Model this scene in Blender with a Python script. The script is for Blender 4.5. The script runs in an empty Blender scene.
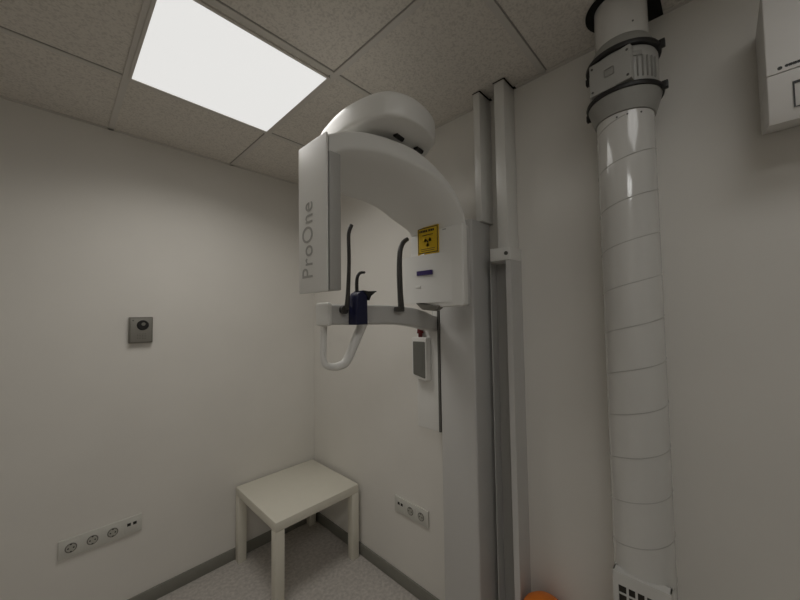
import bpy, bmesh, math, random
from mathutils import Vector, Matrix
random.seed(4)
SC = bpy.context.scene
COL = SC.collection
PI = math.pi

# ------------------------------------------------------------------ camera, world, exposure
YAW, PITCH, ROLL, FPX = 0.8032, 0.0436, -0.0139, 333.746
H, RX, LY = 2.519, 1.400, 2.281          # ceiling height, right wall x, left wall y
BX, BY = -1.5, -1.8                      # rear walls
f = Vector((math.sin(YAW)*math.cos(PITCH), math.cos(YAW)*math.cos(PITCH), math.sin(PITCH)))
r = Vector((math.cos(YAW), -math.sin(YAW), 0)); u = r.cross(f)
r2 = math.cos(ROLL)*r + math.sin(ROLL)*u; u2 = -math.sin(ROLL)*r + math.cos(ROLL)*u
cam = bpy.data.objects.new('camera', bpy.data.cameras.new('camera')); COL.objects.link(cam)
M = Matrix((r2, u2, -f)).transposed().to_4x4(); M.translation = (0, 0, 1.527)
cam.matrix_world = M
cam.data.sensor_width = 36; cam.data.sensor_fit = 'HORIZONTAL'; cam.data.lens = FPX/800*36
cam.data.clip_start = 0.02
SC.camera = cam
SC.view_settings.view_transform = 'Standard'; SC.view_settings.look = 'None'
SC.view_settings.gamma = 1; SC.view_settings.use_curve_mapping = False
SC.view_settings.exposure = 0.0
w = bpy.data.worlds.new('world'); SC.world = w; w.use_nodes = True
w.node_tree.nodes['Background'].inputs[0].default_value = (.8, .85, .9, 1)
w.node_tree.nodes['Background'].inputs[1].default_value = 0.05
PANEL_FRONT, PANEL_FILL = 0.73, 2.3
LAMP_POWER, LAMP_SPREAD = 4.5, 147      # area lamp added below the front diffuser to throw its light downwards      # the lit ceiling panels

# ------------------------------------------------------------------ materials
def mat(name, col, rough=.5, spec=.5, metal=0, noise=0, nscale=20, bump=0, bscale=200, coat=0, emit=0):
    m = bpy.data.materials.new(name); m.use_nodes = True
    nt = m.node_tree; b = nt.nodes['Principled BSDF']
    b.inputs['Base Color'].default_value = (*col, 1); b.inputs['Roughness'].default_value = rough
    b.inputs['Specular IOR Level'].default_value = spec; b.inputs['Metallic'].default_value = metal
    b.inputs['Coat Weight'].default_value = coat
    tc = nt.nodes.new('ShaderNodeTexCoord')
    if noise:
        n = nt.nodes.new('ShaderNodeTexNoise'); n.inputs['Scale'].default_value = nscale; n.inputs['Detail'].default_value = 4
        nt.links.new(tc.outputs['Object'], n.inputs['Vector'])
        cr = nt.nodes.new('ShaderNodeValToRGB')
        cr.color_ramp.elements[0].position = .35; cr.color_ramp.elements[1].position = .65
        cr.color_ramp.elements[0].color = (*[c*(1-noise) for c in col], 1)
        cr.color_ramp.elements[1].color = (*[min(1, c*(1+noise)) for c in col], 1)
        nt.links.new(n.outputs['Fac'], cr.inputs[0]); nt.links.new(cr.outputs[0], b.inputs['Base Color'])
    if bump:
        n = nt.nodes.new('ShaderNodeTexNoise'); n.inputs['Scale'].default_value = bscale; n.inputs['Detail'].default_value = 3
        nt.links.new(tc.outputs['Object'], n.inputs['Vector'])
        bp = nt.nodes.new('ShaderNodeBump'); bp.inputs['Strength'].default_value = bump; bp.inputs['Distance'].default_value = .002
        nt.links.new(n.outputs['Fac'], bp.inputs['Height']); nt.links.new(bp.outputs[0], b.inputs['Normal'])
    if emit:
        b.inputs['Emission Color'].default_value = (1, .995, .975, 1); b.inputs['Emission Strength'].default_value = emit
    return m
WALL = (.79, .765, .715)
m_wall = mat('wall_paint', WALL, .75, .25, noise=.015, nscale=3, bump=.12, bscale=260)
m_floor = mat('vinyl_floor', (.53, .495, .46), .55, .35, noise=.14, nscale=55, bump=.05)
m_skirt = mat('skirting_grey', (.235, .23, .20), .5, .4, noise=.03)
m_tbar = mat('ceiling_grid_paint', (.66, .63, .585), .5, .3, noise=.01)
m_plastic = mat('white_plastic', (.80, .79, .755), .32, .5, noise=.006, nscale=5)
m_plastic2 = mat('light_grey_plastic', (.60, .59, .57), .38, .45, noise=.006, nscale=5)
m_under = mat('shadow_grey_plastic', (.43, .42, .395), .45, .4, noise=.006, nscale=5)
m_groove = mat('dark_joint', (.12, .115, .105), .7, .2, noise=.02)
m_black = mat('black_rubber', (.018, .017, .016), .45, .4, noise=.02)
m_dgrey = mat('charcoal_plastic', (.05, .047, .042), .4, .5, noise=.02)
m_blue = mat('dark_blue_plastic', (.012, .014, .05), .4, .4, noise=.02)
m_duct = mat('white_duct_enamel', (.66, .65, .62), .12, .5, noise=.005, coat=.5)
m_fan = mat('fan_grey', (.42, .415, .39), .4, .4, noise=.01)
m_fan2 = mat('fan_cone_grey', (.33, .325, .30), .45, .4, noise=.01)
m_table = mat('table_lacquer', (.78, .75, .65), .35, .4, noise=.008)
m_screen = mat('grey_screen', (.15, .15, .135), .25, .5, noise=.02)
m_yellow = mat('warning_yellow', (.62, .40, .012), .4, .4, noise=.03)
m_purple = mat('purple_label', (.045, .03, .13), .4, .4, noise=.03)
m_red = mat('dark_red', (.12, .01, .01), .4, .4, noise=.03)
m_orange = mat('orange_plastic', (.75, .20, .02), .4, .4, noise=.02)
m_socket = mat('socket_white', (.66, .65, .60), .35, .4, noise=.01)
m_sockd = mat('socket_recess', (.20, .195, .17), .5, .3, noise=.01)
m_insert = mat('socket_insert_shaded', (.46, .45, .40), .4, .4, noise=.01)  # darkened: shading inside the socket wells put into the colour
m_inter = mat('intercom_grey', (.19, .18, .155), .4, .5, metal=.2, noise=.02)
m_interf = mat('intercom_face', (.27, .26, .23), .4, .5, metal=.2, noise=.02)
m_letter = mat('letter_grey', (.42, .41, .385), .4, .4, noise=.01)
m_ac = mat('ac_white', (.70, .68, .65), .4, .4, noise=.006)
m_panel = mat('lit_diffuser', (.3, .3, .3), .5, .2, noise=.003, emit=PANEL_FRONT)
m_fillr = mat('fill_diffuser_rear', (.8, .8, .8), .5, .2, noise=.003, emit=PANEL_FILL)
m_fillw = mat('fill_diffuser_far', (.8, .8, .8), .5, .2, noise=.003, emit=PANEL_FILL*2.4)
m_hole = mat('ceiling_void', (.02, .02, .018), .9, .1, noise=.02)
m_void = mat('grille_dark', (.045, .04, .033), .8, .2, noise=.02)
m_steel = mat('screw_steel', (.12, .12, .11), .4, .5, metal=.5, noise=.02)
def ceiling_mat():
    m = bpy.data.materials.new('mineral_tile'); m.use_nodes = True; nt = m.node_tree; b = nt.nodes['Principled BSDF']
    b.inputs['Roughness'].default_value = .95; b.inputs['Specular IOR Level'].default_value = .1
    tc = nt.nodes.new('ShaderNodeTexCoord')
    n = nt.nodes.new('ShaderNodeTexNoise'); n.inputs['Scale'].default_value = 120; n.inputs['Detail'].default_value = 5; n.inputs['Roughness'].default_value = .65
    n2 = nt.nodes.new('ShaderNodeTexNoise'); n2.inputs['Scale'].default_value = 60; n2.inputs['Detail'].default_value = 3
    for k in (n, n2): nt.links.new(tc.outputs['Object'], k.inputs['Vector'])
    mx = nt.nodes.new('ShaderNodeMath'); mx.operation = 'ADD'; nt.links.new(n.outputs['Fac'], mx.inputs[0])
    ml = nt.nodes.new('ShaderNodeMath'); ml.operation = 'MULTIPLY'; ml.inputs[1].default_value = .5
    nt.links.new(n2.outputs['Fac'], ml.inputs[0]); nt.links.new(ml.outputs[0], mx.inputs[1])
    cr = nt.nodes.new('ShaderNodeValToRGB'); e = cr.color_ramp.elements
    e[0].position = .56; e[0].color = (.61, .575, .525, 1); e[1].position = .80; e[1].color = (.76, .72, .66, 1)
    nt.links.new(mx.outputs[0], cr.inputs[0]); nt.links.new(cr.outputs[0], b.inputs['Base Color'])
    bp = nt.nodes.new('ShaderNodeBump'); bp.inputs['Strength'].default_value = .5; bp.inputs['Distance'].default_value = .003
    nt.links.new(n.outputs['Fac'], bp.inputs['Height']); nt.links.new(bp.outputs[0], b.inputs['Normal'])
    return m
m_tile = ceiling_mat()

# ------------------------------------------------------------------ mesh helpers
def box(bm, x0, x1, y0, y1, z0, z1, bev=0, seg=2):
    t = bmesh.new(); bmesh.ops.create_cube(t, size=1)
    for v in t.verts:
        v.co = Vector(((x0+x1)/2+v.co.x*(x1-x0), (y0+y1)/2+v.co.y*(y1-y0), (z0+z1)/2+v.co.z*(z1-z0)))
    if bev: bmesh.ops.bevel(t, geom=t.edges[:], offset=bev, segments=seg, affect='EDGES', profile=.5)
    merge(bm, t)
def merge(bm, t):
    me = bpy.data.meshes.new('tmp'); t.to_mesh(me); t.free(); bm.from_mesh(me); bpy.data.meshes.remove(me)
def rings(bm, rr, close=True, caps=True):
    vs = [[bm.verts.new(p) for p in ring] for ring in rr]; n = len(rr[0])
    for a, b in zip(vs, vs[1:]):
        for i in range(n if close else n-1):
            bm.faces.new((a[i], a[(i+1) % n], b[(i+1) % n], b[i]))
    if caps and close:
        bm.faces.new(vs[0][::-1]); bm.faces.new(vs[-1])
    return vs
def spline(pts, n=8):
    P = [Vector(p) for p in pts]; P = [2*P[0]-P[1]] + P + [2*P[-1]-P[-2]]; out = []
    for i in range(1, len(P)-2):
        for k in range(n):
            t = k/n; a, b, c, d = P[i-1], P[i], P[i+1], P[i+2]
            out.append(.5*((2*b)+(c-a)*t+(2*a-5*b+4*c-d)*t*t+(3*b-a-3*c+d)*t**3))
    out.append(P[-2]); return out
def tube(bm, pts, rad, seg=16, sx=1.0, up=(0, 0, 1), sub=8):
    """round or flattened tube through pts; rad = number or list per control point; sx flattens sideways"""
    R = [rad]*len(pts) if not isinstance(rad, (list, tuple)) else list(rad)
    P = spline(pts, sub) if sub else [Vector(p) for p in pts]
    rr = []; n = len(P); k = max(1, sub)
    side = None
    for i, p in enumerate(P):
        t = (P[min(i+1, n-1)]-P[max(i-1, 0)]).normalized()
        if side is None:
            side = t.cross(Vector(up))
            if side.length < .1: side = t.cross(Vector((1, 0, 0)))
        side = (side - t*side.dot(t)).normalized(); o = side.cross(t)
        j = min(i//k, len(R)-2); fr = i/k-j; ra = R[j]*(1-fr)+R[j+1]*fr
        rr.append([p+side*(math.cos(a)*ra*sx)+o*(math.sin(a)*ra) for a in [2*PI*q/seg for q in range(seg)]])
    rings(bm, rr)
def lathe(bm, prof, cx, cy, seg=48, caps=True):
    rings(bm, [[(cx+rad*math.cos(2*PI*i/seg), cy+rad*math.sin(2*PI*i/seg), z) for i in range(seg)] for rad, z in prof], caps=caps)
def prism(bm, poly, axis, a, b, bev=0, seg=3):
    """polygon in the other two axes extruded a..b along axis"""
    def P(q, t): return {'x': (t, q[0], q[1]), 'y': (q[0], t, q[1]), 'z': (q[0], q[1], t)}[axis]
    t = bmesh.new(); va = [t.verts.new(P(q, a)) for q in poly]; vb = [t.verts.new(P(q, b)) for q in poly]; n = len(poly)
    fa = t.faces.new(va[::-1]); fb = t.faces.new(vb)
    for i in range(n): t.faces.new((va[i], va[(i+1) % n], vb[(i+1) % n], vb[i]))
    bmesh.ops.recalc_face_normals(t, faces=t.faces[:])
    if bev:
        ed = [e for e in t.edges if e in fa.edges[:] or e in fb.edges[:]]
        bmesh.ops.bevel(t, geom=ed, offset=bev, segments=seg, affect='EDGES', profile=.5)
    merge(bm, t)
def round_poly(poly, rad, n=5):
    out = []; m = len(poly)
    for i in range(m):
        p = Vector(poly[i]); a = Vector(poly[i-1])-p; b = Vector(poly[(i+1) % m])-p
        rr_ = min(rad, a.length*.45, b.length*.45); s, e = p+a.normalized()*rr_, p+b.normalized()*rr_
        for k in range(n+1):
            t = k/n; out.append(tuple((1-t)**2*s+2*t*(1-t)*p+t*t*e))
    return out
def obj(name, bm, m, parent=None, smooth=True, angle=40):
    bmesh.ops.recalc_face_normals(bm, faces=bm.faces[:])
    me = bpy.data.meshes.new(name); bm.to_mesh(me); bm.free(); me.materials.append(m)
    if smooth:
        me.polygons.foreach_set('use_smooth', [True]*len(me.polygons))
        me.set_sharp_from_angle(angle=math.radians(angle))
    o = bpy.data.objects.new(name, me); COL.objects.link(o)
    if parent is not None:
        o.parent = parent; bpy.context.view_layer.update(); o.matrix_parent_inverse = world_of(parent).inverted()
    return o
def world_of(o):
    mt = Matrix.LocRotScale(o.location, o.rotation_euler, o.scale)
    return (world_of(o.parent) @ o.matrix_parent_inverse @ mt) if o.parent else mt
def tag(o, label, cat, group=None):
    o['label'] = label; o['category'] = cat
    if group: o['group'] = group
    return o
def thing(name, label, cat, loc, group=None):
    o = bpy.data.objects.new(name, None); COL.objects.link(o); o.location = loc; o.empty_display_size = .05
    return tag(o, label, cat, group)
def B(*a, **k):
    bm = bmesh.new(); box(bm, *a, **k); return bm
def struct(name, bm, m, **k):
    o = obj(name, bm, m, **k); o['kind'] = 'structure'; return o
def screw(bm, c, axis, rad=.004, d=.002):
    t = bmesh.new(); bmesh.ops.create_cone(t, cap_ends=True, segments=12, radius1=rad, radius2=rad*.8, depth=d)
    z = Vector((0, 0, 1)); q = z.rotation_difference(Vector(axis))
    for v in t.verts: v.co = q @ v.co + Vector(c)
    merge(bm, t)
def disc(bm, c, axis, rad, d, seg=28, r2=None):
    t = bmesh.new(); bmesh.ops.create_cone(t, cap_ends=True, segments=seg, radius1=rad, radius2=rad if r2 is None else r2, depth=d)
    q = Vector((0, 0, 1)).rotation_difference(Vector(axis))
    for v in t.verts: v.co = q @ v.co + Vector(c)
    merge(bm, t)

# ------------------------------------------------------------------ room shell
struct('floor', B(BX, RX+.1, BY, LY+.1, -.1, 0), m_floor, smooth=False)
struct('ceiling', B(BX, RX+.1, BY, LY+.1, H+.004, H+.1), m_tile, smooth=False)
struct('wall_left', B(BX, RX+.1, LY, LY+.1, 0, H+.006), m_wall, smooth=False)
struct('wall_right', B(RX, RX+.1, BY, LY, 0, H+.006), m_wall, smooth=False)
struct('wall_back', B(BX-.1, RX+.1, BY-.1, BY, -.1, H+.1), m_wall, smooth=False)
struct('wall_rear', B(BX-.1, BX, BY, LY+.1, -.1, H+.1), m_wall, smooth=False)
struct('baseboard_left', B(BX, RX, LY-.010, LY, 0, .070, bev=.002), m_skirt)
struct('baseboard_right', B(RX-.010, RX, BY, LY-.010, 0, .070, bev=.002), m_skirt)
# suspended ceiling grid: bars between recessed tiles
gx = [-1.045, -.43, .185, .787]; gy = [-1.35, -.735, -.12, .495, 1.116, 1.737]
bars = bmesh.new()
for x in gx: box(bars, x-.012, x+.012, BY, LY, H, H+.0038)
ys = gy
for y in ys:
    xs = [BX] + gx + [RX]
    for a, b in zip(xs, xs[1:]): box(bars, a+.0125, b-.0125, y-.012, y+.012, H, H+.0038)
box(bars, BX, RX, LY-.018, LY, H, H+.0038); box(bars, RX-.018, RX, BY, LY-.018, H, H+.0038)
struct('trim_1', bars, m_tbar, smooth=False)
lines = bmesh.new()                     # dark strips standing in for the shade along recessed tile edges
for y in ys:
    xs = [BX] + gx + [RX]
    for a, b in zip(xs, xs[1:]): box(lines, a+.014, b-.014, y-.0165, y-.0125, H+.0020, H+.0039)
for x in gx[-1:]: box(lines, x-.0165, x-.0125, BY, LY-.02, H+.0020, H+.0039)
m_edge_shade = mat('tile_edge_shade', (.34, .325, .30), .8, .2, noise=.02)
struct('trim_2', lines, m_edge_shade, smooth=False)

# ------------------------------------------------------------------ ceiling light panels
def ceil_panel(x0, x1, y0, y1, label, m, power=0):
    t = thing('ceiling_light', label, 'light', ((x0+x1)/2, (y0+y1)/2, H), 'recessed square ceiling lights')
    bm = bmesh.new(); e = .011
    for a in ((x0-e, x1+e, y0-e, y0), (x0-e, x1+e, y1, y1+e), (x0-e, x0, y0, y1), (x1, x1+e, y0, y1)):
        box(bm, *a, H-.003, H+.0035)
    obj('frame', bm, m_tbar, t, smooth=False)
    obj('diffuser', B(x0, x1, y0, y1, H-.001, H+.0025), m, t, smooth=False)
    if power:  # extra area lamp that carries the light of the dimmer diffuser
        ld = bpy.data.lights.new('lamp', 'AREA'); ld.shape = 'RECTANGLE'; ld.size = x1-x0-.01; ld.size_y = y1-y0-.01
        ld.energy = power; ld.spread = math.radians(LAMP_SPREAD); ld.color = (1, .97, .92)
        lo = bpy.data.objects.new('lamp', ld); COL.objects.link(lo); lo.parent = t; lo.location = (0, 0, -.006)
    return t
ceil_panel(.201, .770, 1.150, 1.720, 'lit white square ceiling light panel above the corner side of the room', m_panel, LAMP_POWER)

# ------------------------------------------------------------------ x-ray scanner
scan = thing('dental_x_ray_scanner', 'white panoramic dental x-ray machine on a column, with a yellow radiation sticker',
             'x-ray machine', (1.30, .85, 0))
# column
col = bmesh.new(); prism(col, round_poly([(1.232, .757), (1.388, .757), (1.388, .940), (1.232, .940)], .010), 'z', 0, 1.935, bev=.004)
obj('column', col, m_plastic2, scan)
# carriage behind the column
bm = bmesh.new()
prism(bm, round_poly([(1.240, .943), (1.375, .943), (1.375, 1.092), (1.240, 1.092)], .012), 'z', .985, 1.49, bev=.004)
prism(bm, round_poly([(1.240, .943), (1.360, .943), (1.360, .985), (1.240, .985)], .008), 'z', 1.48, 1.86, bev=.003)
carr = obj('carriage', bm, m_plastic, scan)
obj('gap_shade_strip', B(1.230, 1.2395, .9405, .951, .99, 1.56), m_groove, carr, smooth=False)  # dark strip painting the shade between carriage and column
# neck rising from carriage to the overhead arm
bm = bmesh.new()
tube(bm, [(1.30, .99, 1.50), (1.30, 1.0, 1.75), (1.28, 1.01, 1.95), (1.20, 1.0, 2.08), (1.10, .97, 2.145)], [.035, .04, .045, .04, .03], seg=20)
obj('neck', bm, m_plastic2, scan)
# overhead arm: rounded disc running back to the neck
ctlp = [(.960, .90), (.955, .80), (.935, .74), (.90, .69), (.85, .667), (.79, .655), (.74, .655), (.70, .667), (.67, .687), (.65, .722), (.637, .77), (.630, .83),
        (.632, .89), (.642, .955), (.660, 1.03), (.70, 1.08), (.80, 1.10), (1.0, 1.09), (1.14, 1.06), (1.18, 1.0), (1.12, .94), (1.02, .925)]
outl = []
for k in range(len(ctlp)):
    a_, b_, c_, d_ = [Vector(ctlp[(k+q) % len(ctlp)]) for q in (-1, 0, 1, 2)]
    for q in range(4):
        t = q/4; v = .5*((2*b_)+(c_-a_)*t+(2*a_-5*b_+4*c_-d_)*t*t+(3*b_-a_-3*c_+d_)*t**3); outl.append((v.x, v.y))
def scaled(s, dz):
    c = Vector((.85, .87)); return [(c.x+(x-c.x)*s, c.y+(y-c.y)*s, dz) for x, y in outl]
bm = bmesh.new()
rings(bm, [scaled(.94, 2.114), scaled(.985, 2.117), scaled(.997, 2.122), scaled(1.0, 2.13), scaled(1.006, 2.170), scaled(1.003, 2.180), scaled(.985, 2.190), scaled(.95, 2.197), scaled(.6, 2.205), scaled(.2, 2.207)])
oh = obj('overhead_arm', bm, m_plastic, scan, angle=50)
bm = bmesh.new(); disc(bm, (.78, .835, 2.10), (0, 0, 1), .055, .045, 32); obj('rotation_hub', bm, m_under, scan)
for c in ((.777, .742), (.888, .752)):
    bm = bmesh.new(); tube(bm, [(c[0]-.02, c[1], 2.113), (c[0]+.02, c[1]+.006, 2.113)], .009, seg=12, sub=2); obj('clip', bm, m_black, oh)
# C-arm loft
ctl = [  # near y, outer (x,z), inner near (x,z), far y, inner far (x,z)
    (.764, (.5180, 2.031), (.5190, 1.966), .905, (.552, 1.885)),
    (.763, (.575, 2.061), (.565, 2.000), .912, (.600, 1.922)),
    (.756, (.650, 2.084), (.632, 2.024), .926, (.690, 1.937)),
    (.744, (.740, 2.094), (.722, 2.038), .932, (.775, 1.940)),
    (.722, (.840, 2.082), (.815, 2.030), .932, (.855, 1.928)),
    (.698, (.930, 2.036), (.908, 2.006), .932, (.920, 1.903)),
    (.684, (1.005, 1.976), (.990, 1.954), .930, (.985, 1.881)),
    (.677, (1.048, 1.905), (1.036, 1.900), .930, (1.018, 1.868)),
    (.675, (1.062, 1.860), (1.050, 1.862), .930, (1.034, 1.852))]
def interp(rows, n):
    flat = [[q[0], *q[1], *q[2], q[3], *q[4]] for q in rows]; out = []
    F = [[2*a-b for a, b in zip(flat[0], flat[1])]] + flat + [[2*a-b for a, b in zip(flat[-1], flat[-2])]]
    for i in range(1, len(F)-2):
        for k in range(n):
            t = k/n
            out.append([.5*(2*b+(c-a)*t+(2*a-5*b+4*c-d)*t*t+(3*b-a-3*c+d)*t**3) for a, b, c, d in zip(F[i-1], F[i], F[i+1], F[i+2])])
    out.append(flat[-1]); return out
rr = []
for ny, ox, oz, ix, iz, fy, fx, fz in interp(ctl, 6):
    fo = (ox, oz-.012)
    ring = []
    def lerp(a, b, t): return tuple(p+(q-p)*t for p, q in zip(a, b))
    N0, N1, F1, F0 = (ox, ny, oz), (ix, ny+.002, iz), (fx, fy, fz), (fo[0], fy, fo[1])
    for a, b in ((N0, N1), (N1, F1), (F1, F0), (F0, N0)):
        ln = (Vector(b)-Vector(a)).length; e = min(.2, .006/max(ln, .001))
        for t in (e, .25, .5, .75, 1-e): ring.append(lerp(a, b, t))
    rr.append(ring)
bm = bmesh.new(); rings(bm, rr); obj('c_arm', bm, m_plastic, scan, angle=38)
# sensor head: lettered front shell + back with its shade put into a darker grey
sens = bmesh.new(); prism(sens, round_poly([(.762, 1.592), (.910, 1.592), (.914, 2.034), (.762, 2.034)], .006), 'x', .508, .5135, bev=.002)
so = obj('sensor_head', sens, m_plastic, scan)
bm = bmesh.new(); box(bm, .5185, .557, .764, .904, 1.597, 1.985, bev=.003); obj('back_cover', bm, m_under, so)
bm = bmesh.new(); box(bm, .5135, .5185, .770, .900, 1.60, 2.02); obj('joint', bm, m_groove, so)
def text(body, size, M4, m, parent, name='lettering', sx=1.0, space=1.0, ext=.0006):
    cu = bpy.data.curves.new(name, 'FONT'); cu.body = body; cu.size = size; cu.extrude = ext; cu.space_character = space
    cu.align_x = 'LEFT'
    to = bpy.data.objects.new('t', cu); COL.objects.link(to); bpy.context.view_layer.update()
    me = bpy.data.meshes.new_from_object(to.evaluated_get(bpy.context.evaluated_depsgraph_get())); bpy.data.objects.remove(to)
    me.transform(M4 @ Matrix.Diagonal((sx, 1, 1, 1))); me.name = name; me.materials.clear(); me.materials.append(m)
    bm = bmesh.new(); bm.from_mesh(me); return obj(name, bm, m, parent, smooth=False)
MT = Matrix(((0, 0, -1, .5075), (0, 1, 0, .834), (1, 0, 0, 1.632), (0, 0, 0, 1)))
# local x -> +z, local y -> +y, local z -> -x
text('ProOne', .080, MT, m_letter, so, sx=.82, space=1.08)
# tube head
face = [(.672, 1.556), (.672, 1.862), (.928, 1.850), (.928, 1.770), (.960, 1.745), (.964, 1.612), (.905, 1.572), (.86, 1.552)]
bm = bmesh.new(); prism(bm, round_poly(face, .010), 'x', 1.030, 1.062, bev=.005)
th = obj('tube_head', bm, m_plastic, scan)
bm = bmesh.new()
rings(bm, [[(1.064, .80+(y-.80)*.985, 1.70+(z-1.70)*.985) for y, z in round_poly(face, .01)],
           [(1.076, .80+(y-.80)*.975, 1.70+(z-1.70)*.98) for y, z in round_poly(face, .01)],
           [(1.135, .84+(y-.80)*.60, 1.70+(z-1.70)*.92) for y, z in round_poly(face, .01)],
           [(1.150, .84+(y-.80)*.50, 1.70+(z-1.70)*.85) for y, z in round_poly(face, .01)]])
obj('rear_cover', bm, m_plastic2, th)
bm = bmesh.new(); prism(bm, round_poly([(.700, 1.57), (.700, 1.60), (.93, 1.60), (.93, 1.60), (.90, 1.572)], .005), 'x', 1.061, 1.065); obj('joint', bm, m_groove, th)
# collimator block low on the face
bm = bmesh.new()
def cov(z, k=1.0):
    return [(x, y, z) for x, y in [(1.032, .966*k+.9*(1-k)), (1.022, .964*k+.9*(1-k)), (1.018+.006*(1-k)*5, .950*k+.9*(1-k)), (1.018+.006*(1-k)*5, .90), (1.024, .80), (1.0305, .715), (1.034, .715), (1.034, .90)]]
rings(bm, [cov(1.572, .93), cov(1.585, .96), cov(1.612), cov(1.735), cov(1.752, .985), cov(1.764, .96)])
obj('collimator_cover', bm, m_plastic, th)
bm = bmesh.new(); prism(bm, round_poly([(.775, 1.560), (.91, 1.578), (.87, 1.545), (.80, 1.538)], .012), 'x', 1.026, 1.056, bev=.004)
obj('beam_guard', bm, m_inter, th)
# yellow warning sticker
def yz(bm, y0, y1, z0, z1, x, t=.0006): box(bm, x-t, x, y0, y1, z0, z1)
st = obj('warning_sticker', B(1.0255, 1.0299, .779, .884, 1.765, 1.876), m_yellow, th, smooth=False); st['label'] = 'yellow radiation warning sticker'
bm = bmesh.new()
for a in ((.782, .785, 1.770, 1.873), (.878, .881, 1.770, 1.873), (.785, .878, 1.870, 1.873), (.785, .878, 1.770, 1.773)): yz(bm, *a, 1.0255)
for k in range(9): yz(bm, .868-k*.0085, .8745-k*.0085 if k != 5 else .872-k*.0085, 1.855, 1.864, 1.0255)
yz(bm, .805, .860, 1.841, 1.844, 1.0255); yz(bm, .797, .868, 1.786, 1.788, 1.0255); yz(bm, .80, .865, 1.779, 1.781, 1.0255)
cy, cz = .832, 1.815
for a0 in (30, 150, 270):
    vs = []; 
    for a in range(a0-30, a0+31, 10): vs.append((cy+.019*math.cos(math.radians(a)), cz+.019*math.sin(math.radians(a))))
    for a in range(a0+30, a0-31, -10): vs.append((cy+.006*math.cos(math.radians(a)), cz+.006*math.sin(math.radians(a))))
    prism(bm, vs, 'x', 1.0282, 1.0255)
disc(bm, (1.0252, cy, cz), (1, 0, 0), .004, .0006, 16)
obj('print', bm, m_black, st, smooth=False)
bm = bmesh.new(); rings(bm, [[(1.0253, .884, 1.764), (1.0253, .850, 1.770), (1.0257, .850, 1.768), (1.0257, .884, 1.762)],
                             [(1.020, .880, 1.752), (1.022, .862, 1.757), (1.0225, .862, 1.7565), (1.0205, .88, 1.7515)]]); obj('curled_corner', bm, m_plastic, st)
bm = B(1.0150, 1.024, .808, .884, 1.682, 1.700); pl = obj('name_label', bm, m_purple, th, smooth=False); pl['label'] = 'purple oblong label'
bm = B(1.0168, 1.0190, .868, .893, 1.632, 1.642, bev=.0006); obj('maker_plate', bm, m_plastic, th)
# patient support arm
def arm_ring(x, y, zt, zb, hy):
    p = round_poly([(y-hy, zb), (y+hy, zb), (y+hy, zt), (y-hy, zt)], .012, 4)
    return [(x, a, b) for a, b in p]
stn = [(.600, .912, 1.562, 1.498, .031), (.70, .913, 1.562, 1.494, .032), (.82, .915, 1.563, 1.492, .033), (.93, .918, 1.560, 1.488, .033),
       (1.02, .930, 1.553, 1.478, .033), (1.12, .952, 1.538, 1.462, .033), (1.20, .980, 1.522, 1.450, .034), (1.28, .998, 1.512, 1.444, .034)]
flat = [tuple(v) for v in stn]
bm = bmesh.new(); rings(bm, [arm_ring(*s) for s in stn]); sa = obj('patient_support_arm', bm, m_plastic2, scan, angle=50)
bm = bmesh.new(); prism(bm, round_poly([(.877, 1.494), (.949, 1.494), (.949, 1.568), (.877, 1.568)], .012), 'x', .588, .604, bev=.004); obj('lit_end_cap', bm, m_plastic, sa)  # paler end: light falling on this face put into its colour
# hand grip loop
bm = bmesh.new()
tube(bm, [(.607, .930, 1.510), (.605, .930, 1.44), (.603, .928, 1.392), (.608, .922, 1.370), (.628, .912, 1.361), (.652, .905, 1.363), (.674, .900, 1.376), (.704, .897, 1.43), (.748, .895, 1.51)],
     [.012, .011, .010, .011, .012, .014, .015, .016, .017], seg=16)
obj('hand_grip', bm, m_plastic, scan, angle=60)
# temple rods
bm = bmesh.new(); tube(bm, [(.652, .868, 1.545), (.658, .868, 1.60), (.663, .868, 1.70), (.662, .868, 1.78), (.666, .868, 1.805), (.674, .868, 1.824)], [.009, .0075, .0065, .0065, .0065, .007], seg=12, sx=.8)
t1 = obj('temple_support', bm, m_dgrey, scan); bm = bmesh.new(); disc(bm, (.646, .874, 1.545), (0, 1, 0), .014, .014, 20); obj('pivot', bm, m_dgrey, t1)
bm = bmesh.new(); tube(bm, [(.910, .872, 1.548), (.906, .872, 1.60), (.903, .872, 1.68), (.906, .872, 1.755), (.918, .872, 1.792), (.934, .872, 1.810), (.950, .872, 1.820)], [.013, .012, .0115, .0105, .0095, .009, .008], seg=12, sx=.9)
t2 = obj('temple_support', bm, m_dgrey, scan); bm = B(.878, .922, .865, .880, 1.538, 1.556, bev=.003); obj('pivot', bm, m_dgrey, t2)
# chin rest
bm = bmesh.new(); prism(bm, [(.666, 1.496), (.714, 1.496), (.713, 1.590), (.702, 1.603), (.690, 1.605), (.676, 1.598), (.669, 1.582)], 'y', .835, .879, bev=.004)
cr = obj('chin_rest', bm, m_blue, scan); cr['label'] = 'dark blue chin rest block'
bm = bmesh.new(); prism(bm, [(.688, .84), (.720, .842), (.738, .82), (.728, .885), (.692, .880)], 'z', 1.602, 1.606)
prism(bm, [(.694, 1.607), (.744, 1.602), (.726, 1.590), (.718, 1.575), (.712, 1.588)], 'y', .832, .870); obj('chin_plate', bm, m_black, cr)
bm = bmesh.new(); tube(bm, [(.688, .86, 1.60), (.688, .86, 1.635), (.692, .86, 1.655), (.703, .86, 1.667), (.722, .86, 1.670)], [.006, .006, .0055, .005, .004], seg=10); obj('bite_hook', bm, m_black, cr)
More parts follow.
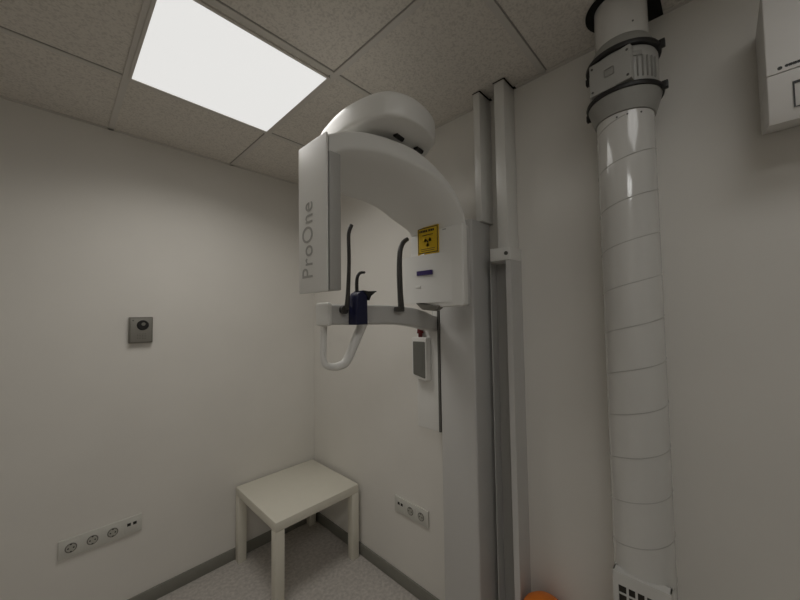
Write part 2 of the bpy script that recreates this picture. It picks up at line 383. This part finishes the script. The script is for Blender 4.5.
# control panel on the carriage
hs = bmesh.new(); prism(hs, round_poly([(0.997, 1.214), (1.087, 1.229), (1.087, 1.418), (0.997, 1.418)], .012), 'x', 1.202, 1.238, bev=.004)
hso = obj('control_panel', hs, m_plastic, scan)
bm = bmesh.new(); prism(bm, round_poly([(1.003, 1.228), (1.075, 1.243), (1.075, 1.398), (1.003, 1.398)], .006), 'x', 1.199, 1.203); obj('screen', bm, m_screen, hso)
bm = B(1.1975, 1.199, 1.017, 1.059, 1.262, 1.378); obj('display', bm, m_dgrey if False else m_screen, hso)
bm = bmesh.new(); disc(bm, (1.221, 1.046, 1.427), (0, 0, 1), .010, .018, 20); disc(bm, (1.221, 1.046, 1.447), (0, 0, 1), .017, .022, 24, r2=.014)
eb = obj('stop_button', bm, m_red, scan); eb['label'] = 'dark red stop button'
bm = B(1.2375, 1.2402, .965, .985, 1.452, 1.456); obj('indicator', bm, m_red, scan)
bm = B(1.0288, 1.03, .745, .762, 1.869-.02, 1.873-.02); obj('label_slot', bm, m_under, th)

# ------------------------------------------------------------------ cable trunkings
def trunking(y0, y1, zb, label, clamp):
    t = thing('cable_trunking', label, 'cable trunking', (1.35, (y0+y1)/2, zb))
    obj('cover', B(1.298, 1.3995, y0, y1, zb, H-.001, bev=.0025), m_plastic, t)
    return t
trunking(.744, .776, 1.9355, 'narrow white vertical cable trunking ending on top of the scanner column', None)
t = thing('cable_trunking', 'white vertical cable trunking beside the column, open-fronted below its bracket', 'cable trunking', (1.35, .65, 0))
obj('cover', B(1.300, 1.3995, .628, .674, 1.80, H-.001, bev=.0025), m_plastic, t)
bm = bmesh.new()
box(bm, 1.304, 1.3995, .618, .6215, 0, 1.748); box(bm, 1.340, 1.3995, .732, .735, 0, 1.748)
box(bm, 1.301, 1.304, .618, .642, 0, 1.748)
obj('channel', bm, m_plastic2, t, smooth=False)
bm = bmesh.new(); box(bm, 1.294, 1.3995, .6155, .708, 1.748, 1.802, bev=.003); br = obj('bracket', bm, m_plastic, t)
obj('channel_back', B(1.394, 1.3995, .6215, .732, .0, 1.748), m_under, t, smooth=False)  # shade inside the open channel painted as a darker back
bm = bmesh.new(); disc(bm, (1.293, .634, 1.775), (1, 0, 0), .008, .008, 16); obj('screw', bm, m_steel, br)
# cut-outs in the ceiling
bm = bmesh.new()
for y0, y1 in ((.744, .776), (.628, .674)):
    box(bm, 1.296, 1.392, y0-.006, y0-.0005, H-.002, H-.0002); box(bm, 1.294, 1.2975, y0-.004, y1+.002, H-.002, H-.0002)
    box(bm, 1.378, 1.395, y0-.013, y0-.006, H-.002, H-.0002)
struct('trim_3', bm, m_hole, smooth=False)
CX, CY, DR = 1.262, .2025, .0775
bm = bmesh.new(); poly = [(CX+.098*math.cos(a), CY+.098*math.sin(a)) for a in [2*PI*i/40 for i in range(4, 30)]]
poly += [(CX-.03, CY-.10), (1.392, CY-.10), (1.392, CY+.05)]
prism(bm, poly, 'z', H-.003, H-.0002); struct('trim_4', bm, m_hole, smooth=False)

# ------------------------------------------------------------------ ventilation duct and fan
duct = thing('ventilation_duct', 'long glossy white round duct with a grille at its foot, on the right wall', 'duct', (CX, CY, 0))
prof = [(DR, .02), (DR, 2.134)]
bm = bmesh.new(); lathe(bm, prof, CX, CY, 64)
obj('lower_pipe', bm, m_duct, duct, angle=14)
bm = bmesh.new(); PIT = .1275; hp = []; th0 = math.radians(189); z = .05
while z < 2.125:
    a = th0 + 2*PI*(z-.846)/PIT; hp.append((CX+(DR+.0003)*math.cos(a), CY+(DR+.0003)*math.sin(a), z)); z += PIT/40
tube(bm, hp, .0013, seg=6, sub=0); obj('spiral_seam', bm, m_under, duct)
bm = bmesh.new(); lathe(bm, [(.0725, 2.379), (.0725, H+.002)], CX, CY, 64)
up = obj('ventilation_duct', bm, m_duct, angle=60); tag(up, 'short white round pipe between the duct fan and the ceiling', 'duct')
for z, ra, an, par in ((2.122, DR, 175, duct), (2.122, DR, 195, duct), (2.122, DR, 222, duct), (2.41, .0725, 215, up)):
    q = math.radians(an); bm = bmesh.new(); screw(bm, (CX+(ra+.0005)*math.cos(q), CY+(ra+.0005)*math.sin(q), z), (math.cos(q), math.sin(q), 0), .003)
    obj('rivet', bm, m_steel, par)
# grille wrapped on the pipe, facing the room
def arc_plate(bm, rad, a0, a1, z0, z1, th=.003, n=24):
    t = []
    for i in range(n+1):
        a = a0+(a1-a0)*i/n
        c, s = math.cos(a), math.sin(a)
        t.append([(CX+rad*c, CY+rad*s, z0), (CX+rad*c, CY+rad*s, z1), (CX+(rad+th)*c, CY+(rad+th)*s, z1), (CX+(rad+th)*c, CY+(rad+th)*s, z0)])
    rings(bm, t)
gz0, gz1 = .22, .757; y0, y1 = .131, .268
g = bmesh.new(); gx0 = 1.1765
for a in ((y0, y1, gz1-.035, gz1), (y0, y1, gz0, gz0+.03), (y0, y0+.014, gz0+.03, gz1-.035), (y1-.014, y1, gz0+.03, gz1-.035)):
    box(g, gx0, gx0+.006, *a)
box(g, gx0+.006, gx0+.04, y0, y0+.003, gz0, gz1); box(g, gx0+.006, gx0+.04, y1-.003, y1, gz0, gz1); box(g, gx0+.006, gx0+.03, y0, y1, gz1-.003, gz1)
box(g, gx0+.006, gx0+.03, y0, y1, gz0, gz0+.003)
gr = obj('grille', g, m_duct, duct, smooth=False)
obj('grille_void', B(gx0+.0058, gx0+.0070, y0+.01, y1-.01, gz0+.02, gz1-.025), m_void, gr, smooth=False)
g = bmesh.new()
for k in range(1, 5): yy = y0+.014+(y1-y0-.028)*k/5; box(g, gx0+.002, gx0+.004, yy-.003, yy+.003, gz0+.03, gz1-.035)
k = gz0+.045
while k < gz1-.04: box(g, gx0+.003, gx0+.005, y0+.014, y1-.014, k-.0025, k+.0025); k += .027
obj('grille_bars', g, m_duct, gr, smooth=False)

fan = thing('duct_fan', 'grey inline duct fan with two dark clamp rings, below the ceiling', 'fan', (CX, CY, 2.15))
bm = bmesh.new(); lathe(bm, [(.070, 2.135), (.082, 2.1352), (.098, 2.188), (.099, 2.192), (.05, 2.192)], CX, CY, 56); obj('lower_cone', bm, m_fan2, fan)
bm = bmesh.new(); lathe(bm, [(.05, 2.335), (.094, 2.335), (.093, 2.340), (.076, 2.376), (.073, 2.378)], CX, CY, 56); obj('upper_cone', bm, m_fan2, fan)
bm = bmesh.new(); lathe(bm, [(.06, 2.206), (.090, 2.206), (.093, 2.214), (.093, 2.312), (.090, 2.320), (.06, 2.320)], CX, CY, 56); obj('motor_housing', bm, m_fan, fan)
for z, ra in ((2.199, .1035), (2.3275, .101)):
    bm = bmesh.new(); lathe(bm, [(ra-.02, z-.0065), (ra, z-.0065), (ra+.002, z), (ra, z+.0065), (ra-.02, z+.0065)], CX, CY, 56)
    for a in (78, 262):
        aa = math.radians(a); c = (CX+(ra+.004)*math.cos(aa), CY+(ra+.004)*math.sin(aa), z)
        box(bm, c[0]-.008, c[0]+.008, c[1]-.008, c[1]+.008, z-.011, z+.011, bev=.002)
    obj('clamp_ring', bm, m_black, fan)
# flat service plate facing room and corner side
def local_box(bm, ang, rad, w, z0, z1, th):
    t = bmesh.new(); box(t, rad, rad+th, -w/2, w/2, z0, z1, bev=.003)
    for v in t.verts:
        c, s = math.cos(ang), math.sin(ang); v.co = Vector((CX+v.co.x*c-v.co.y*s, CY+v.co.x*s+v.co.y*c, v.co.z))
    merge(bm, t)
A1 = math.radians(168)
bm = bmesh.new(); local_box(bm, A1, .050, .118, 2.213, 2.316, .043); sp = obj('service_plate', bm, m_fan, fan)
bm = bmesh.new(); local_box(bm, A1, .093, .028, 2.252, 2.276, .0008); obj('badge', bm, m_fan2, sp)
for w_, z in ((-.05, 2.226), (.05, 2.226), (-.05, 2.302), (.05, 2.302)):
    bm = bmesh.new(); p = Vector((.0935, w_)); c, s = math.cos(A1), math.sin(A1); screw(bm, (CX+p.x*c-p.y*s, CY+p.x*s+p.y*c, z), (c, s, 0), .004)
    obj('screw', bm, m_steel, sp)
bm = bmesh.new(); A2 = math.radians(222)
for k in range(7):
    a = A2+math.radians(-26+k*8.5); local_box(bm, a, .088, .004, 2.222, 2.285, .010)
obj('cooling_ribs', bm, m_fan2, fan)
bm = bmesh.new(); local_box(bm, math.radians(212), .088, .030, 2.284, 2.300, .009); obj('terminal_cover', bm, m_fan2, fan)

# ------------------------------------------------------------------ wall air conditioner (only its corner shows)
ac = thing('air_conditioner', 'white air conditioner high on the right wall, at the right edge', 'air conditioner', (1.4, -.5, 1.95))
pr = [(1.398, 1.955), (1.398, 2.315), (1.225, 2.315), (1.203, 2.300), (1.200, 2.28), (1.200, 2.093)]
bm = bmesh.new(); prism(bm, pr+[(1.398, 2.093)], 'y', -.92, -.100, bev=.004) if False else prism(bm, [(1.398, 2.096), (1.398, 2.315), (1.225, 2.315), (1.203, 2.300), (1.200, 2.28), (1.200, 2.096)], 'y', -.92, -.100, bev=.003)
bo = obj('front_panel', bm, m_ac, ac)
bm = bmesh.new(); prism(bm, [(1.398, 2.025), (1.398, 2.0935), (1.200, 2.0935), (1.202, 2.00), (1.213, 1.978), (1.24, 1.985)], 'y', -.92, -.100, bev=.003)
lo = obj('lower_body', bm, m_ac, ac)
bm = bmesh.new()
for a in ((-.50, -.1432, 2.058, 2.064), (-.1432, -.1405, 2.002, 2.064), (-.50, -.1432, 2.0015, 2.0035)): yz(bm, *a, 1.2000, .0012)
obj('flap_outline', bm, m_black, lo, smooth=False)
bm = bmesh.new(); disc(bm, (1.1997, -.1225, 2.1062), (1, 0, 0), .0042, .0008, 14)
yy = -.1335
for k in range(14):
    disc(bm, (1.1997, yy, 2.1075), (1, 0, 0), .0034, .0008, 12); box(bm, 1.1993, 1.1999, yy-.0046, yy-.0030, 2.104, 2.111); yy -= .0068
obj('brand_mark', bm, m_black, bo, smooth=False)

# ------------------------------------------------------------------ side table
TX, TY = 1.374, 2.266
tb = thing('side_table', 'small square off-white side table standing in the room corner', 'table', (TX-.275, TY-.275, 0))
obj('tabletop', B(TX-.55, TX, TY-.55, TY, .400, .450, bev=.0025), m_table, tb)
for lx in (TX-.55, TX-.05):
    for ly in (TY-.55, TY-.05):
        obj('leg', B(lx, lx+.05, ly, ly+.05, 0, .3995, bev=.002), m_table, tb)

# ------------------------------------------------------------------ sockets, intercom
def socket_left():
    t = thing('power_socket_strip', 'long white strip of three power sockets and a data outlet, low on the left wall', 'power socket', (.1925, LY, .443))
    obj('frame', B(.036, .349, LY-.011, LY-.0005, .400, .487, bev=.003), m_socket, t)
    for k in range(3):
        cx = .036+.043+k*.0757
        bm = bmesh.new(); box(bm, cx-.031, cx+.031, LY-.0125, LY-.011, .413, .474, bev=.0005); ob = obj('socket', bm, m_socket, t)
        bm = bmesh.new(); disc(bm, (cx, LY-.0132, .4435), (0, 1, 0), .0215, .0015, 32); obj('well', bm, m_sockd, ob)
        bm = bmesh.new(); disc(bm, (cx, LY-.0145, .4435), (0, 1, 0), .0172, .0015, 32); a = obj('insert', bm, m_insert, ob)
        bm = bmesh.new(); disc(bm, (cx-.0095, LY-.0155, .4435), (0, 1, 0), .0032, .001, 12); disc(bm, (cx+.0095, LY-.0155, .4435), (0, 1, 0), .0032, .001, 12)
        box(bm, cx-.0035, cx+.0035, LY-.0158, LY-.0150, .4575, .4620); box(bm, cx-.0035, cx+.0035, LY-.0158, LY-.0150, .425, .4295); obj('contacts', bm, m_black, ob)
    cx = .036+.043+3*.0757
    bm = B(cx-.031, cx+.031, LY-.0125, LY-.011, .413, .474, bev=.0005); ob = obj('data_outlet', bm, m_socket, t)
    bm = B(cx-.019, cx-.004, LY-.0135, LY-.0125, .446, .460); box(bm, cx+.005, cx+.020, LY-.0135, LY-.0125, .446, .460); obj('ports', bm, m_black, ob)
socket_left()
def socket_right():
    t = thing('power_socket_strip', 'short white strip of two power sockets and a data outlet beside the scanner column', 'power socket', (RX, 1.282, .443))
    obj('frame', B(RX-.011, RX-.0005, 1.158, 1.406, .400, .487, bev=.003), m_socket, t)
    for k in range(2):
        cy = 1.158+.047+k*.077
        ob = obj('socket', B(RX-.0125, RX-.011, cy-.031, cy+.031, .413, .474, bev=.0005), m_socket, t)
        bm = bmesh.new(); disc(bm, (RX-.0132, cy, .4435), (1, 0, 0), .0215, .0015, 32); obj('well', bm, m_sockd, ob)
        bm = bmesh.new(); disc(bm, (RX-.0145, cy, .4435), (1, 0, 0), .0172, .0015, 32); obj('insert', bm, m_insert, ob)
        bm = bmesh.new(); disc(bm, (RX-.0155, cy-.0095, .4435), (1, 0, 0), .0032, .001, 12); disc(bm, (RX-.0155, cy+.0095, .4435), (1, 0, 0), .0032, .001, 12)
        box(bm, RX-.0158, RX-.0150, cy-.0035, cy+.0035, .4575, .4620); obj('contacts', bm, m_black, ob)
    cy = 1.158+.047+2*.077
    ob = obj('data_outlet', B(RX-.0125, RX-.011, cy-.031, cy+.031, .413, .474, bev=.0005), m_socket, t)
    bm = B(RX-.0135, RX-.0125, cy-.019, cy-.004, .446, .460); box(bm, RX-.0135, RX-.0125, cy+.005, cy+.020, .446, .460); obj('ports', bm, m_black, ob)
socket_right()
it = thing('intercom', 'small grey intercom with a round black eye, on the left wall', 'intercom', (.327, LY, 1.46))
obj('housing', B(.276, .379, LY-.024, LY-.0005, 1.393, 1.533, bev=.004), m_inter, it)
obj('face_plate', B(.282, .373, LY-.0265, LY-.024, 1.400, 1.526, bev=.001), m_interf, it)
bm = bmesh.new(); disc(bm, (.334, LY-.029, 1.489), (0, -1, 0), .027, .006, 36, r2=.023); ey = obj('eye', bm, m_black, it)
bm = bmesh.new(); disc(bm, (.336, LY-.0325, 1.495), (0, -1, 0), .009, .001, 24); obj('lens', bm, m_sockd, ey)
bm = bmesh.new()
for i in range(6):
    for j in range(4): disc(bm, (.312+i*.007, LY-.027, 1.418+j*.008), (0, -1, 0), .0016, .001, 8)
obj('speaker_holes', bm, m_groove, it)
bm = bmesh.new(); disc(bm, (.292, LY-.027, 1.515), (0, -1, 0), .0035, .001, 12); obj('status_light', bm, m_groove, it)

# ------------------------------------------------------------------ orange bin: its round lid just shows
bn = thing('waste_bin', 'orange round-lidded bin standing against the right wall beside the trunking', 'bin', (1.302, .523, 0))
bm = bmesh.new(); lathe(bm, [(.070, .001), (.073, .01), (.085, .36), (.086, .368)], 1.302, .523, 40); obj('body', bm, m_orange, bn)
bm = bmesh.new(); lathe(bm, [(.090, .369), (.091, .380), (.088, .395), (.075, .422), (.052, .442), (.025, .453), (.002, .455)], 1.302, .523, 40); obj('lid', bm, m_orange, bn)

# ------------------------------------------------------------------ unseen fill panels added behind the view to brighten the room
ceil_panel(.201, .770, -.704, -.136, 'added unseen fill light panel behind the camera, nearer the right wall', m_fillr)
ceil_panel(-1.030, -.445, -.704, -.136, 'added unseen fill light panel behind the camera, away from the right wall', m_fillw)
